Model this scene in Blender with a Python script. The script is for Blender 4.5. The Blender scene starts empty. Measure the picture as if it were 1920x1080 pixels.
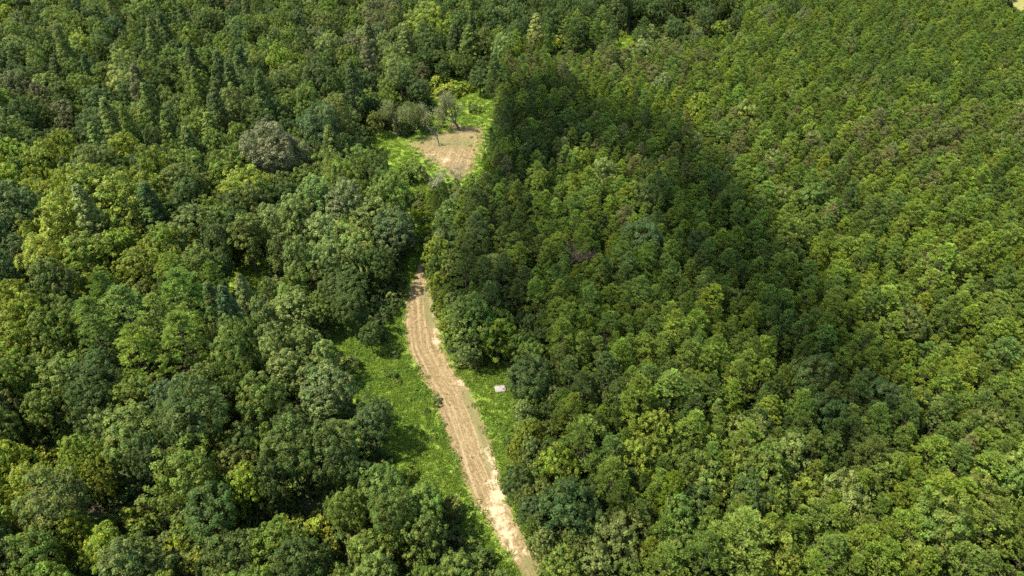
import bpy, math, random
import numpy as np
from mathutils import Vector

SC = bpy.context.scene
COL = SC.collection
rng = np.random.default_rng(11)
random.seed(5)
R_ = math.radians

# ------------------------------------------------------------------ camera, sky, sun, exposure
CAM_Z, PITCH, HFOV = 90.0, R_(37.0), R_(73.7)
cam_d = bpy.data.cameras.new('camera')
cam = bpy.data.objects.new('camera', cam_d)
COL.objects.link(cam)
cam.location = (0, 0, CAM_Z)
cam.rotation_euler = (math.pi / 2 - PITCH, 0, 0)
cam_d.sensor_width = 36
cam_d.angle = HFOV
cam_d.clip_start = 1
cam_d.clip_end = 8000
SC.camera = cam
SUN_EL = R_(59)
SUN_H = np.array([-0.96, -0.20]); SUN_H /= np.linalg.norm(SUN_H)
SUN = np.array([SUN_H[0] * math.cos(SUN_EL), SUN_H[1] * math.cos(SUN_EL), math.sin(SUN_EL)])
W = bpy.data.worlds.new('World'); SC.world = W; W.use_nodes = True
wn = W.node_tree
sky = wn.nodes.new('ShaderNodeTexSky'); sky.sky_type = 'NISHITA'; sky.sun_disc = False
sky.sun_elevation = SUN_EL
sky.sun_rotation = math.atan2(SUN[0], SUN[1])
sky.air_density = 1.0; sky.dust_density = 1.0; sky.ozone_density = 1.0
bg = wn.nodes['Background']; bg.inputs['Strength'].default_value = 0.145
wn.links.new(sky.outputs[0], bg.inputs[0])
sun_d = bpy.data.lights.new('sun', 'SUN'); sun_d.energy = 4.2; sun_d.angle = R_(0.53)
sun_d.color = (1.0, 0.94, 0.82)
sun = bpy.data.objects.new('sun', sun_d); COL.objects.link(sun)
sun.rotation_euler = Vector(SUN).to_track_quat('Z', 'Y').to_euler()
sun.location = (-60, -20, 160)
SC.view_settings.view_transform = 'Standard'
SC.view_settings.look = 'None'
SC.view_settings.gamma = 1
SC.view_settings.exposure = 1.45
cy = SC.cycles
cy.max_bounces = 7; cy.diffuse_bounces = 5; cy.glossy_bounces = 2; cy.transmission_bounces = 5
cy.transparent_max_bounces = 8; cy.volume_bounces = 1
cy.use_denoising = False; cy.sample_clamp_indirect = 4.0
cy.caustics_reflective = False; cy.caustics_refractive = False

# ------------------------------------------------------------------ projection and terrain
F = 960 / math.tan(HFOV / 2)
CP, SP = math.cos(PITCH), math.sin(PITCH)


def terrain(x, y):
    return 0.7 * np.sin(x / 37 + 1) * np.cos(y / 45) + 0.45 * np.sin((x + 0.7 * y) / 26)


def unproject(px, py, z=0.0, on_ground=True):
    """photo pixel (1920 wide) -> point at height z over the terrain"""
    px = np.asarray(px, float); py = np.asarray(py, float)
    u = (px - 960) / F; v = (540 - py) / F
    dx, dy, dz = u, CP + SP * v, -SP + CP * v
    h = np.zeros_like(u) + z
    for _ in range(6):
        t = (h - CAM_Z) / dz
        x, y = dx * t, dy * t
        if not on_ground: break
        h = terrain(x, y) + z
    return x, y, h


def project(x, y, z):
    zz = z - CAM_Z
    d = y * CP - zz * SP
    d = np.where(d > 1, d, 1)
    u = x / d
    v = (y * SP + zz * CP) / d
    return 960 + F * u, 540 - F * v, d


def in_poly(px, py, poly):
    poly = np.asarray(poly, float)
    inside = np.zeros(np.shape(px), bool)
    x0, y0 = poly[-1]
    for x1, y1 in poly:
        c = ((y1 > py) != (y0 > py)) & (px < (x0 - x1) * (py - y1) / (y0 - y1 + 1e-12) + x1)
        inside ^= c
        x0, y0 = x1, y1
    return inside


def poly_dist(x, y, poly):
    """signed distance to polygon, positive inside"""
    poly = np.asarray(poly, float)
    d = np.full(np.shape(x), 1e9)
    a = poly[-1]
    for b in poly:
        ab = b - a
        t = np.clip(((x - a[0]) * ab[0] + (y - a[1]) * ab[1]) / (ab @ ab + 1e-9), 0, 1)
        d = np.minimum(d, np.hypot(x - a[0] - t * ab[0], y - a[1] - t * ab[1]))
        a = b
    return np.where(in_poly(x, y, poly), d, -d)


def gpoly(pts):
    a = np.array(pts, float)
    x, y, _ = unproject(a[:, 0], a[:, 1])
    return np.stack([x, y], 1)


# ------------------------------------------------------------------ helpers
def tag(o, label=None, cat=None, group=None, kind=None):
    if label: o['label'] = label
    if cat: o['category'] = cat
    if group: o['group'] = group
    if kind: o['kind'] = kind
    return o


def mesh_from(name, verts, faces, mats, mat_idx=None, attrs=None, vattrs=None):
    """faces: (n,k) array or a list of such arrays"""
    me = bpy.data.meshes.new(name)
    if not isinstance(faces, list): faces = [faces]
    verts = np.asarray(verts, np.float32)
    loops = np.concatenate([f.ravel() for f in faces]).astype(np.int32)
    sizes = np.concatenate([np.full(len(f), f.shape[1], np.int32) for f in faces])
    starts = np.concatenate([[0], np.cumsum(sizes)[:-1]]).astype(np.int32)
    me.vertices.add(len(verts)); me.vertices.foreach_set('co', verts.ravel())
    me.loops.add(len(loops)); me.loops.foreach_set('vertex_index', loops)
    me.polygons.add(len(sizes)); me.polygons.foreach_set('loop_start', starts)
    for m in mats: me.materials.append(m)
    if mat_idx is not None:
        me.polygons.foreach_set('material_index', np.asarray(mat_idx, np.int32))
    for k, v in (attrs or {}).items():
        a = me.attributes.new(k, 'FLOAT', 'FACE'); a.data.foreach_set('value', np.asarray(v, np.float32))
    for k, v in (vattrs or {}).items():
        a = me.attributes.new(k, 'FLOAT', 'POINT'); a.data.foreach_set('value', np.asarray(v, np.float32))
    me.update(calc_edges=True); me.validate()
    return me


def obj(name, me, parent=None, loc=None):
    o = bpy.data.objects.new(name, me); COL.objects.link(o)
    if parent is not None: o.parent = parent
    if loc is not None: o.location = loc
    return o


class NT:
    """small node-tree writer"""
    def __init__(s, name):
        s.m = bpy.data.materials.new(name); s.m.use_nodes = True
        s.t = s.m.node_tree; s.t.nodes.clear()
        s.out = s.t.nodes.new('ShaderNodeOutputMaterial')

    def n(s, typ, ins=None, **kw):
        nd = s.t.nodes.new(typ)
        for k, v in kw.items(): setattr(nd, k, v)
        for k, v in (ins or {}).items():
            if isinstance(v, bpy.types.NodeSocket): s.t.links.new(v, nd.inputs[k])
            else: nd.inputs[k].default_value = v
        return nd

    def attr(s, name, typ='GEOMETRY', out='Fac'):
        return s.n('ShaderNodeAttribute', attribute_name=name, attribute_type=typ).outputs[out]

    def math(s, op, a, b=0.0, clamp=False):
        return s.n('ShaderNodeMath', {0: a, 1: b}, operation=op, use_clamp=clamp).outputs[0]

    def mix(s, f, a, b, blend='MIX'):
        nd = s.n('ShaderNodeMix', data_type='RGBA', blend_type=blend)
        for i, v in ((0, f), (6, a), (7, b)):
            if isinstance(v, bpy.types.NodeSocket): s.t.links.new(v, nd.inputs[i])
            else: nd.inputs[i].default_value = v if i == 0 else (*v, 1) if len(v) == 3 else v
        return nd.outputs[2]

    def ramp(s, f, lo, hi):
        return s.n('ShaderNodeMapRange', {0: f, 1: lo, 2: hi, 3: 0.0, 4: 1.0}).outputs[0]

    def noise(s, scale, vec=None, detail=4, rough=0.6):
        ins = {'Scale': scale, 'Detail': detail, 'Roughness': rough}
        if vec is not None: ins['Vector'] = vec
        return s.n('ShaderNodeTexNoise', ins).outputs[0]

    def done(s, shader):
        s.t.links.new(shader, s.out.inputs[0]); return s.m


def leaf_material(name, transl=0.3, spec=0.35, rough=0.45):
    t = NT(name)
    tint = t.attr('tint', 'INSTANCER', 'Color')
    v = t.attr('shade')
    h = t.attr('hue')
    col = t.n('ShaderNodeHueSaturation', {'Hue': h, 'Saturation': 1.0, 'Value': v, 'Color': tint}).outputs[0]
    p = t.n('ShaderNodeBsdfPrincipled', {'Base Color': col, 'Roughness': rough, 'Specular IOR Level': spec}).outputs[0]
    tc = t.n('ShaderNodeHueSaturation', {'Hue': 0.495, 'Saturation': 1.05, 'Value': 1.5, 'Color': col}).outputs[0]
    tr = t.n('ShaderNodeBsdfTranslucent', {'Color': tc}).outputs[0]
    return t.done(t.n('ShaderNodeMixShader', {0: transl, 1: p, 2: tr}).outputs[0])


M_LEAF = leaf_material('broadleaf_foliage', 0.45, 0.14, 0.55)
M_GLOSS = leaf_material('glossy_foliage', 0.38, 0.22, 0.5)
M_NEEDLE = leaf_material('pine_needles', 0.45, 0.10, 0.6)
M_GRASS = leaf_material('grass_blades', 0.5, 0.1, 0.7)


def bark_material(name, a, b):
    t = NT(name)
    co = t.n('ShaderNodeTexCoord').outputs['Object']
    mp = t.n('ShaderNodeMapping', {'Vector': co, 'Scale': (3, 3, 0.7)}).outputs[0]
    c = t.mix(t.ramp(t.noise(3, mp, 5), 0.35, 0.65), a, b)
    return t.done(t.n('ShaderNodeBsdfPrincipled', {'Base Color': c, 'Roughness': 0.9}).outputs[0])


M_BARK = bark_material('bark', (0.05, 0.038, 0.028), (0.10, 0.08, 0.06))
M_PALEBARK = bark_material('weathered_bark', (0.2, 0.17, 0.14), (0.34, 0.3, 0.26))
M_TWIG = bark_material('dark_twig_bark', (0.08, 0.065, 0.05), (0.15, 0.125, 0.10))

# ------------------------------------------------------------------ plant geometry
def unit(v):
    return v / (np.linalg.norm(v, axis=-1, keepdims=True) + 1e-9)


def leaves(cent, nrm, size, r, fold=0.25, aspect=0.62):
    """rhombic leaf sprays: cent (n,3), nrm (n,3), size (n,)"""
    n = len(cent)
    nrm = unit(nrm)
    a = unit(np.cross(nrm, r.normal(size=(n, 3))))
    b = np.cross(nrm, a)
    s = size[:, None]
    p0 = cent + a * s; p2 = cent - a * s
    p1 = cent + b * s * aspect - nrm * s * fold; p3 = cent - b * s * aspect - nrm * s * fold
    v = np.stack([p0, p1, p2, p3], 1).reshape(-1, 3)
    i = np.arange(n)[:, None] * 4
    f = np.concatenate([i, i + 1, i + 2, i + 3], 1)
    return v, f


def sphere_dirs(n, r, zmin=-1.0):
    z = r.uniform(zmin, 1, n); a = r.uniform(0, 2 * math.pi, n)
    q = np.sqrt(1 - z * z)
    return np.stack([q * np.cos(a), q * np.sin(a), z], 1)


def fib_dirs(n, zmin, r, jit=0.25):
    k = np.arange(n) + 0.5
    z = 1 - (1 - zmin) * k / n
    a = k * 2.399963 + r.uniform(0, 6.28)
    q = np.sqrt(np.clip(1 - z * z, 0, 1))
    d = np.stack([q * np.cos(a), q * np.sin(a), z], 1)
    return unit(d + r.normal(size=d.shape) * jit * 3 / math.sqrt(n))


def foliage_from_clumps(cc, cn, cr, per, size, r, spread=0.5, shade_j=0.22):
    """leaf sprays on the outer side of many little clumps"""
    n = len(cc)
    idx = np.repeat(np.arange(n), per)
    d = unit(sphere_dirs(len(idx), r) + cn[idx] * 0.75)
    rad = cr[idx] * r.uniform(0.55, 1.05, len(idx))
    pos = cc[idx] + d * rad[:, None]
    nr = unit(d * 0.9 + cn[idx] * 0.25 + np.array([0, 0, 0.35]) + r.normal(size=d.shape) * spread * 0.6)
    sz = size * r.uniform(0.65, 1.3, len(idx))
    v, f = leaves(pos, nr, sz, r)
    cs = np.clip(1 + r.normal(size=n) * shade_j, 0.6, 1.5)
    ch = 0.5 + r.normal(size=n) * 0.013
    shade = cs[idx] * np.clip(1 + r.normal(size=len(idx)) * 0.2, 0.5, 1.6)
    return v, f, shade, ch[idx] + r.normal(size=len(idx)) * 0.006


def lobed(d, r, nb=9, amp=0.22, width=0.55):
    bumps = sphere_dirs(nb, r, -0.2)
    g = np.zeros(len(d))
    for b in bumps:
        g = np.maximum(g, np.exp(-(1 - d @ b) / (width ** 2 * 0.5)))
    return 1 - amp + amp * 1.5 * g


def tube(pts, rad, sides=6):
    pts = np.asarray(pts, float); n = len(pts)
    vs = []
    for i in range(n):
        t = unit(pts[min(i + 1, n - 1)] - pts[max(i - 1, 0)])
        a = unit(np.cross(t, [0.31, 0.87, 0.2])); b = np.cross(t, a)
        an = np.arange(sides) * 2 * math.pi / sides
        vs.append(pts[i] + rad[i] * (np.cos(an)[:, None] * a + np.sin(an)[:, None] * b))
    v = np.concatenate(vs)
    f = [[i * sides + j, i * sides + (j + 1) % sides, (i + 1) * sides + (j + 1) % sides, (i + 1) * sides + j]
         for i in range(n - 1) for j in range(sides)]
    return v, np.array(f)


class Geo:
    def __init__(s): s.v = []; s.f = []; s.n = 0
    def add(s, v, f):
        s.v.append(v); s.f.append(f + s.n); s.n += len(v)
    def get(s): return np.concatenate(s.v), np.concatenate(s.f)


def wood(h, top, rbase, targets, r, bend=0.4):
    """tapered trunk up to height top, limbs bending out to targets"""
    g = Geo()
    k = 7
    zs = np.linspace(-0.4, top, k)
    off = np.cumsum(r.normal(size=(k, 2)) * bend * 0.25, 0); off -= off[0]; off[:2] *= 0.3
    tp = np.column_stack([off, zs])
    rad = rbase * (1 - 0.8 * np.linspace(0, 1, k)); rad[0] *= 1.35
    v, f = tube(tp, rad, 8); g.add(v, f)
    for t in targets:
        z0 = np.clip(t[2] - np.hypot(t[0], t[1]) * r.uniform(0.5, 0.9), top * 0.28, top * 0.95)
        q = (z0 + 0.4) / (top + 0.4)
        b0 = np.array([np.interp(z0, zs, tp[:, 0]), np.interp(z0, zs, tp[:, 1]), z0])
        mid = b0 * 0.5 + t * 0.5 + np.array([0, 0, 0.12 * np.linalg.norm(t - b0)]) + r.normal(size=3) * 0.2
        r0 = rbase * (1 - 0.8 * q) * 0.5
        v, f = tube([b0, b0 * 0.7 + mid * 0.3, mid, t], [r0, r0 * 0.8, r0 * 0.55, r0 * 0.2], 5); g.add(v, f)
    return g.get()


def pack(crown, trunk, leafmat, barkmat, name, **info):
    cv, cf, sh, hu = crown
    tv, tf = trunk
    d = dict(info)
    d['R'] = float(np.percentile(np.hypot(cv[:, 0], cv[:, 1]), 96)); d['H'] = float(cv[:, 2].max()); d['zb'] = float(np.percentile(cv[:, 2], 3))
    d['crown'] = mesh_from(name + '_crown', cv, cf, [leafmat], attrs={'shade': sh, 'hue': hu})
    d['trunk'] = mesh_from(name + '_trunk', tv, tf, [barkmat])
    d['whole'] = mesh_from(name, np.concatenate([cv, tv]), np.concatenate([cf, tf + len(cv)]), [leafmat, barkmat],
                           mat_idx=np.r_[np.zeros(len(cf)), np.ones(len(tf))],
                           attrs={'shade': np.r_[sh, np.ones(len(tf))], 'hue': np.r_[hu, np.full(len(tf), 0.5)]})
    return d


def round_tree(seed, mat=None):
    r = np.random.default_rng(seed)
    H, R = 16.0, r.uniform(4.7, 5.5)
    zc = 9.6; up, dn = H - zc, 5.2
    n = 215
    d = fib_dirs(n, -0.72, r, 0.35)
    L = lobed(d, r, r.integers(6, 10), 0.34, 0.48)
    c = np.stack([d[:, 0] * R * L, d[:, 1] * R * L, zc + np.where(d[:, 2] > 0, d[:, 2] * up, d[:, 2] * dn) * L], 1)
    c[:, :2] += r.normal(size=2) * 0.25 * (c[:, 2:3] - 6) * 0.25
    c += d * r.normal(size=(n, 1)) * 0.38
    cr = r.uniform(0.55, 0.95, n)
    ni = 45
    di = sphere_dirs(ni, r, -0.5)
    ci = di * np.array([R, R, up]) * r.uniform(0.3, 0.75, (ni, 1)) + [0, 0, zc]
    fo = foliage_from_clumps(np.r_[c, ci], np.r_[d, di], np.r_[cr, np.full(ni, 0.9)], 44, 0.205, r)
    tw = wood(H, 11.5, 0.36, c[r.choice(n, 9, replace=False)] * [0.85, 0.85, 0.95], r)
    return pack(fo, tw, mat or M_LEAF, M_BARK, 'broadleaf_tree_form')


def loose_tree(seed):
    """uneven crown of several separate leafy masses at different heights"""
    r = np.random.default_rng(seed)
    H, R = 16.5, r.uniform(4.6, 5.4)
    nl = r.integers(8, 12)
    cc, cn, cr, lim = [], [], [], []
    for k in range(nl):
        a = k * 2.4 + r.uniform(-0.5, 0.5)
        q = math.sqrt((k + 0.3) / nl)
        rr = r.uniform(1.5, 2.4)
        o = np.array([math.cos(a) * q * (R - rr * 0.7), math.sin(a) * q * (R - rr * 0.7), H - rr - 7.2 * q ** 1.6 * r.uniform(0.5, 1.15)])
        lim.append(o)
        m = int(rr * rr * 5.6)
        d = fib_dirs(m, -0.75, r, 0.5)
        cc.append(o + d * rr * np.array([1, 1, 0.85]) * lobed(d, r, 5, 0.25)[:, None]); cn.append(d)
        cr.append(r.uniform(0.4, 0.75, m))
    m = 40
    a = r.uniform(0, 6.28, m); q = np.sqrt(r.uniform(0, 1, m)) * R * 0.8
    d = unit(np.stack([np.cos(a), np.sin(a), r.uniform(-0.2, 0.6, m)], 1))
    cc.append(np.stack([np.cos(a) * q, np.sin(a) * q, r.uniform(4.5, 10, m)], 1)); cn.append(d); cr.append(np.full(m, 0.8))
    fo = foliage_from_clumps(np.concatenate(cc), np.concatenate(cn), np.concatenate(cr), 38, 0.20, r, 0.8)
    tw = wood(H, 11, 0.32, np.array(lim), r, 0.7)
    return pack(fo, tw, M_LEAF, M_BARK, 'loose_tree_form', R=R, H=H, zb=4.5)


def pointed_tree(seed):
    """tall narrow crown tapering to a tip, boughs in uneven tiers"""
    r = np.random.default_rng(seed)
    H, R = 19.0, r.uniform(3.0, 3.7)
    z0 = 4.5
    cc, cn = [], []
    nb = 75
    for k in range(nb):
        t = (k + r.uniform(0, 1)) / nb
        rad = R * (1 - t) ** 0.72 * min(1, 0.55 + t * 3.2) * r.uniform(0.72, 1.12)
        a = k * 2.4 + r.uniform(-0.4, 0.4)
        z = z0 + t * (H - z0 - 0.4)
        for q in (0.62, 1.0):
            cc.append([math.cos(a) * rad * q, math.sin(a) * rad * q, z - 0.35 * rad * (1 - q) + r.normal() * 0.15])
            cn.append([math.cos(a), math.sin(a), 0.35 + t])
    cc = np.array(cc); cn = unit(np.array(cn))
    fo = foliage_from_clumps(cc, cn, r.uniform(0.5, 0.85, len(cc)), 42, 0.20, r)
    tw = wood(H, 17.5, 0.3, cc[1::9] * [0.9, 0.9, 1], r, 0.25)
    return pack(fo, tw, M_LEAF, M_BARK, 'pointed_tree_form', R=R, H=H, zb=4)


def pine_tree(seed):
    """needle tufts at the ends of whorled boughs over a bare lower trunk"""
    r = np.random.default_rng(seed)
    H, R = 16.0, r.uniform(2.4, 3.0)
    z0 = 6.0; ph = r.uniform(0, 6.28)
    g = []; cs = []
    tips = []
    nb = 52
    for k in range(nb):
        t = (k + r.uniform(0, 1)) / nb
        a = k * 2.4 + r.uniform(-0.5, 0.5)
        rad = R * (1 - t ** 1.7) ** 0.75 * min(1, 0.6 + t * 2.5) * r.uniform(0.7, 1.15) * (1 + 0.2 * math.sin(2 * a + ph) + 0.16 * math.sin(3 * a - ph * 2 + t * 4))
        z = z0 + t * (H - z0 - 0.5) + rad * 0.12
        tips.append([math.cos(a) * rad, math.sin(a) * rad, z])
    tips.append([0, 0, H - 0.5])
    tips = np.array(tips)
    bt = r.integers(7, 11, len(tips))
    idx = np.repeat(np.arange(len(tips)), bt)
    out = unit(tips * [1, 1, 0] + [0, 0, 1e-3])
    d = unit(sphere_dirs(len(idx), r, -0.3) + out[idx] * 0.4)
    tp = tips[idx] + d * r.uniform(0.15, 0.72, (len(idx), 1)) * [1, 1, 0.75]
    inner = tips[r.choice(len(tips), 26)] * np.column_stack([np.full(26, 0.5), np.full(26, 0.5), np.ones(26)])
    tp = np.r_[tp, inner]; d = np.r_[d, unit(inner * [1, 1, 0] + [0, 0, 1])]
    idx = np.r_[idx, np.arange(26)]
    nn = 15
    ti = np.repeat(np.arange(len(tp)), nn)
    nd = unit(sphere_dirs(len(ti), r, -0.35) + d[ti] * 0.45 + [0, 0, 0.45])
    ln = r.uniform(0.28, 0.5, len(ti))[:, None]
    side = unit(np.cross(nd, r.normal(size=nd.shape))) * 0.062
    b = tp[ti]
    v = np.stack([b - side * 0.6, b + nd * ln * 0.55 - side, b + nd * ln, b + nd * ln * 0.55 + side], 1).reshape(-1, 3)
    f = np.arange(len(ti) * 4).reshape(-1, 4)
    bs = np.clip(1 + r.normal(size=len(tips)) * 0.16, 0.65, 1.4)
    bh = 0.5 + r.normal(size=len(tips)) * 0.007
    sh = bs[idx][ti] * np.clip(1 + r.normal(size=len(ti)) * 0.15, 0.6, 1.4)
    tw = wood(H, 15.2, 0.17, tips[::3] * [0.8, 0.8, 1], r, 0.25)
    return pack((v, f, sh, bh[idx][ti]), tw, M_NEEDLE, M_BARK, 'pine_tree_form', R=R, H=H, zb=5)


def shrub(seed, tall=3.0, wide=1.7):
    r = np.random.default_rng(seed)
    n = 42
    d = fib_dirs(n, -0.1, r, 0.7)
    L = lobed(d, r, 5, 0.35, 0.5)[:, None]
    c = d * L * [wide, wide, tall * 0.8] + [0, 0, tall * 0.15]
    fo = foliage_from_clumps(c, d, r.uniform(0.3, 0.6, n), 26, 0.19, r, 1.1)
    g = Geo()
    for k in range(6):
        v, f = tube([[r.normal() * 0.1, r.normal() * 0.1, -0.2], c[k * 6] * 0.5, c[k * 6] * 0.95], [0.05, 0.035, 0.012], 5); g.add(v, f)
    return pack(fo, g.get(), M_LEAF, M_TWIG, 'shrub_form', R=wide, H=tall, zb=0)


def branching(r, H, spread, rbase, depth=4, fork=0.35):
    """recursive bare branching; returns tubes and twig points"""
    g = Geo(); tw = []

    def grow(p, d, ln, rad, lv):
        pts = [p]; dd = d
        for _ in range(3):
            dd = unit(dd + r.normal(size=3) * 0.16 + [0, 0, 0.05]); p = p + dd * ln / 3; pts.append(p)
        v, f = tube(pts, np.linspace(rad, rad * 0.62, 4), 6 if lv < 2 else 4); g.add(v, f)
        if lv >= 2: tw.extend(pts[1:])
        if lv == depth: return
        for k in range(3 if lv else 4):
            a = k * 2.1 + r.uniform(0, 6.28)
            sd = np.array([math.cos(a), math.sin(a), 0.0])
            q = pts[-1] if k < 2 else pts[-2]
            grow(q, unit(dd * (1 - spread * 0.3) + sd * spread * r.uniform(0.6, 1.1)), ln * r.uniform(0.6, 0.8), rad * 0.58, lv + 1)
    grow(np.array([0, 0, -0.3]), np.array([0, 0, 1.0]), H * fork, rbase, 0)
    v, f = g.get()
    return v, f, np.array(tw)


FORMS = {
    'round': [round_tree(100 + i) for i in range(9)],
    'glossy': [round_tree(150 + i, M_GLOSS) for i in range(3)],
    'loose': [loose_tree(200 + i) for i in range(9)],
    'pointed': [pointed_tree(300 + i) for i in range(6)],
    'pine': [pine_tree(400 + i) for i in range(11)],
    'shrub': [shrub(500 + i, 3.0, 1.5 + 0.15 * i) for i in range(5)],
}

# ------------------------------------------------------------------ colours of foliage (linear albedo)
TINT = {
    'dark green': (0.070, 0.104, 0.023),
    'mid green': (0.120, 0.166, 0.028),
    'blue green': (0.078, 0.116, 0.032),
    'yellow green': (0.170, 0.212, 0.026),
    'bright yellow green': (0.215, 0.255, 0.032),
    'olive green': (0.122, 0.150, 0.032),
    'brownish': (0.130, 0.138, 0.050),
    'silvery green': (0.096, 0.122, 0.030),
    'pale green': (0.165, 0.208, 0.052),
}
PINE_TINT = {'yellow green': (0.184, 0.238, 0.036), 'olive green': (0.157, 0.212, 0.038), 'mid green': (0.130, 0.186, 0.036),  # needle colours shared by all the pines
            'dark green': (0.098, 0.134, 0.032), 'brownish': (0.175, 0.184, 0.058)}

# ------------------------------------------------------------------ where things stand in the photograph
TRACK_L = [(787, 492), (773, 528), (760, 565), (757, 605), (763, 650), (786, 700), (816, 755), (838, 820), (862, 885), (890, 945), (918, 985), (938, 1020), (960, 1050), (985, 1100), (1010, 1150)]
TRACK_R = [(794, 492), (804, 528), (813, 565), (823, 605), (829, 650), (850, 692), (880, 730), (906, 790), (926, 850), (940, 905), (958, 950), (974, 985), (994, 1020), (1015, 1050), (1035, 1100), (1060, 1150)]
SEE_TRACK = [(772, 508), (792, 500), (808, 560), (822, 610), (830, 655), (848, 690), (876, 712), (905, 704), (938, 688), (956, 714), (962, 750), (954, 800), (940, 850),
             (940, 905), (952, 940), (972, 985), (1003, 1040), (1016, 1082), (972, 1082), (955, 1045), (925, 1000), (905, 965), (872, 942), (848, 905), (826, 880),
             (797, 835), (792, 800), (756, 770), (745, 740), (735, 700), (700, 692), (650, 668), (636, 624), (690, 634), (740, 624), (757, 585)]
SEE_CLEARING = [(705, 243), (735, 252), (763, 266), (800, 252), (850, 236), (880, 222), (872, 180), (930, 190), (905, 238), (895, 310), (868, 346), (842, 336), (792, 346), (752, 322), (716, 277)]
SEE_STRIP = [(820, 160), (868, 168), (880, 185), (830, 185)]
SEE_SPOTS = [[(778, 396), (802, 400), (800, 424), (784, 428)], [(757, 500), (778, 470), (792, 470), (790, 500)], [(440, 528), (474, 520), (470, 560), (448, 566)],
             [(1145, 72), (1182, 70), (1180, 84), (1148, 86)], [(1880, -5), (1925, -5), (1925, 20), (1900, 14)], [(99, 787), (121, 785), (120, 808), (98, 806)],
             [(1903, 929), (1925, 925), (1925, 943), (1905, 943)], [(1455, 664), (1480, 664), (1478, 674), (1458, 676)], [(425, 512), (500, 492), (520, 497), (440, 520)]]
LOW_STRIP = [(1030, 100), (1100, 88), (1190, 74), (1300, 68), (1380, 55), (1390, 44), (1290, 50), (1180, 64), (1090, 82), (1035, 92)]
NO_TALL = gpoly([(728, 262), (742, 228), (800, 178), (875, 168), (885, 235), (800, 265)])
SEE = [SEE_TRACK, SEE_CLEARING, SEE_STRIP] + SEE_SPOTS
PINE_EDGE = [(945, 1150), (1000, 1000), (935, 920), (940, 800), (950, 740), (850, 690), (815, 600), (790, 520), (790, 440), (830, 360), (890, 310), (900, 230), (960, 140), (1050, 100), (1190, 76), (1390, 50), (1520, 45), (1560, -80), (1620, -140), (2600, -140), (2600, 1150)]
PINE_WORLD = gpoly([(x, max(y, -140)) for x, y in PINE_EDGE])
SLAB_PX = (938, 731)


def hides_open_ground(x, y, zg, R, H, zb, strip=True):
    """does the crown (ellipsoid) cover ground that lies open in the photograph?"""
    zc, rz = zg + (zb + H) / 2, (H - zb) / 2 * 0.96
    a = np.linspace(0, 2 * math.pi, 12, endpoint=False)
    P = []
    for el in (-0.75, -0.2, 0.3, 0.75):
        q = math.cos(el) * 0.95
        P.append(np.stack([x + R * q * np.cos(a), y + R * q * np.sin(a), np.full(12, zc + rz * math.sin(el))], 1))
    P.append(np.stack([np.full(7, x), np.full(7, y), np.append(np.linspace(zg + 0.3, zc, 6), zc + rz)], 1))
    P = np.concatenate(P)
    px, py, _ = project(P[:, 0], P[:, 1], P[:, 2])
    cx, cyy, d = project(np.array(x), np.array(y), np.array(zc))
    dep = math.atan2(CAM_Z - zc, y)
    rx, ry = R * F / d, math.hypot(R * math.sin(dep), rz * math.cos(dep)) * F / d
    for poly in SEE_SPOTS:
        m = np.mean(poly, 0)
        if ((m[0] - cx) / rx) ** 2 + ((m[1] - cyy) / ry) ** 2 < 1.1: return True
    for poly in SEE + ([LOW_STRIP] if strip else []):
        if in_poly(px, py, poly).any(): return True
    return False


SUNNY = [gpoly(q) for q in ([(915, 950), (950, 945), (1000, 1035), (1010, 1080), (975, 1080), (935, 1000)], [(655, 645), (690, 650), (757, 640), (757, 655), (705, 690), (668, 672)], [(890, 718), (932, 704), (945, 740), (945, 820), (930, 845), (908, 780)], [(716, 254), (763, 268), (850, 336), (800, 345), (752, 310)], [(762, 545), (778, 520), (796, 512), (820, 600), (835, 660), (846, 700), (775, 700), (760, 640)],
                            [(705, 665), (757, 640), (790, 710), (822, 770), (790, 770), (745, 715)], [(815, 835), (840, 830), (885, 930), (866, 925), (836, 875)], [(790, 275), (905, 240), (860, 330)], [(880, 185), (930, 195), (900, 235)])]


def shades_sunny_ground(x, y, zg, R, H, zb):
    zc, rz = (H + zb) / 2, (H - zb) / 2
    a = np.linspace(0, 2 * math.pi, 10, endpoint=False)
    X, Y = [], []
    for el in (-0.4, 0.2, 0.7, 1.2):
        z = zc + rz * math.sin(el)
        X.append(x + R * 0.9 * math.cos(el) * np.cos(a) - SUN[0] * z / SUN[2]); Y.append(y + R * 0.9 * math.cos(el) * np.sin(a) - SUN[1] * z / SUN[2])
    X, Y = np.concatenate(X), np.concatenate(Y)
    return any(in_poly(X, Y, q).any() for q in SUNNY)


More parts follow.
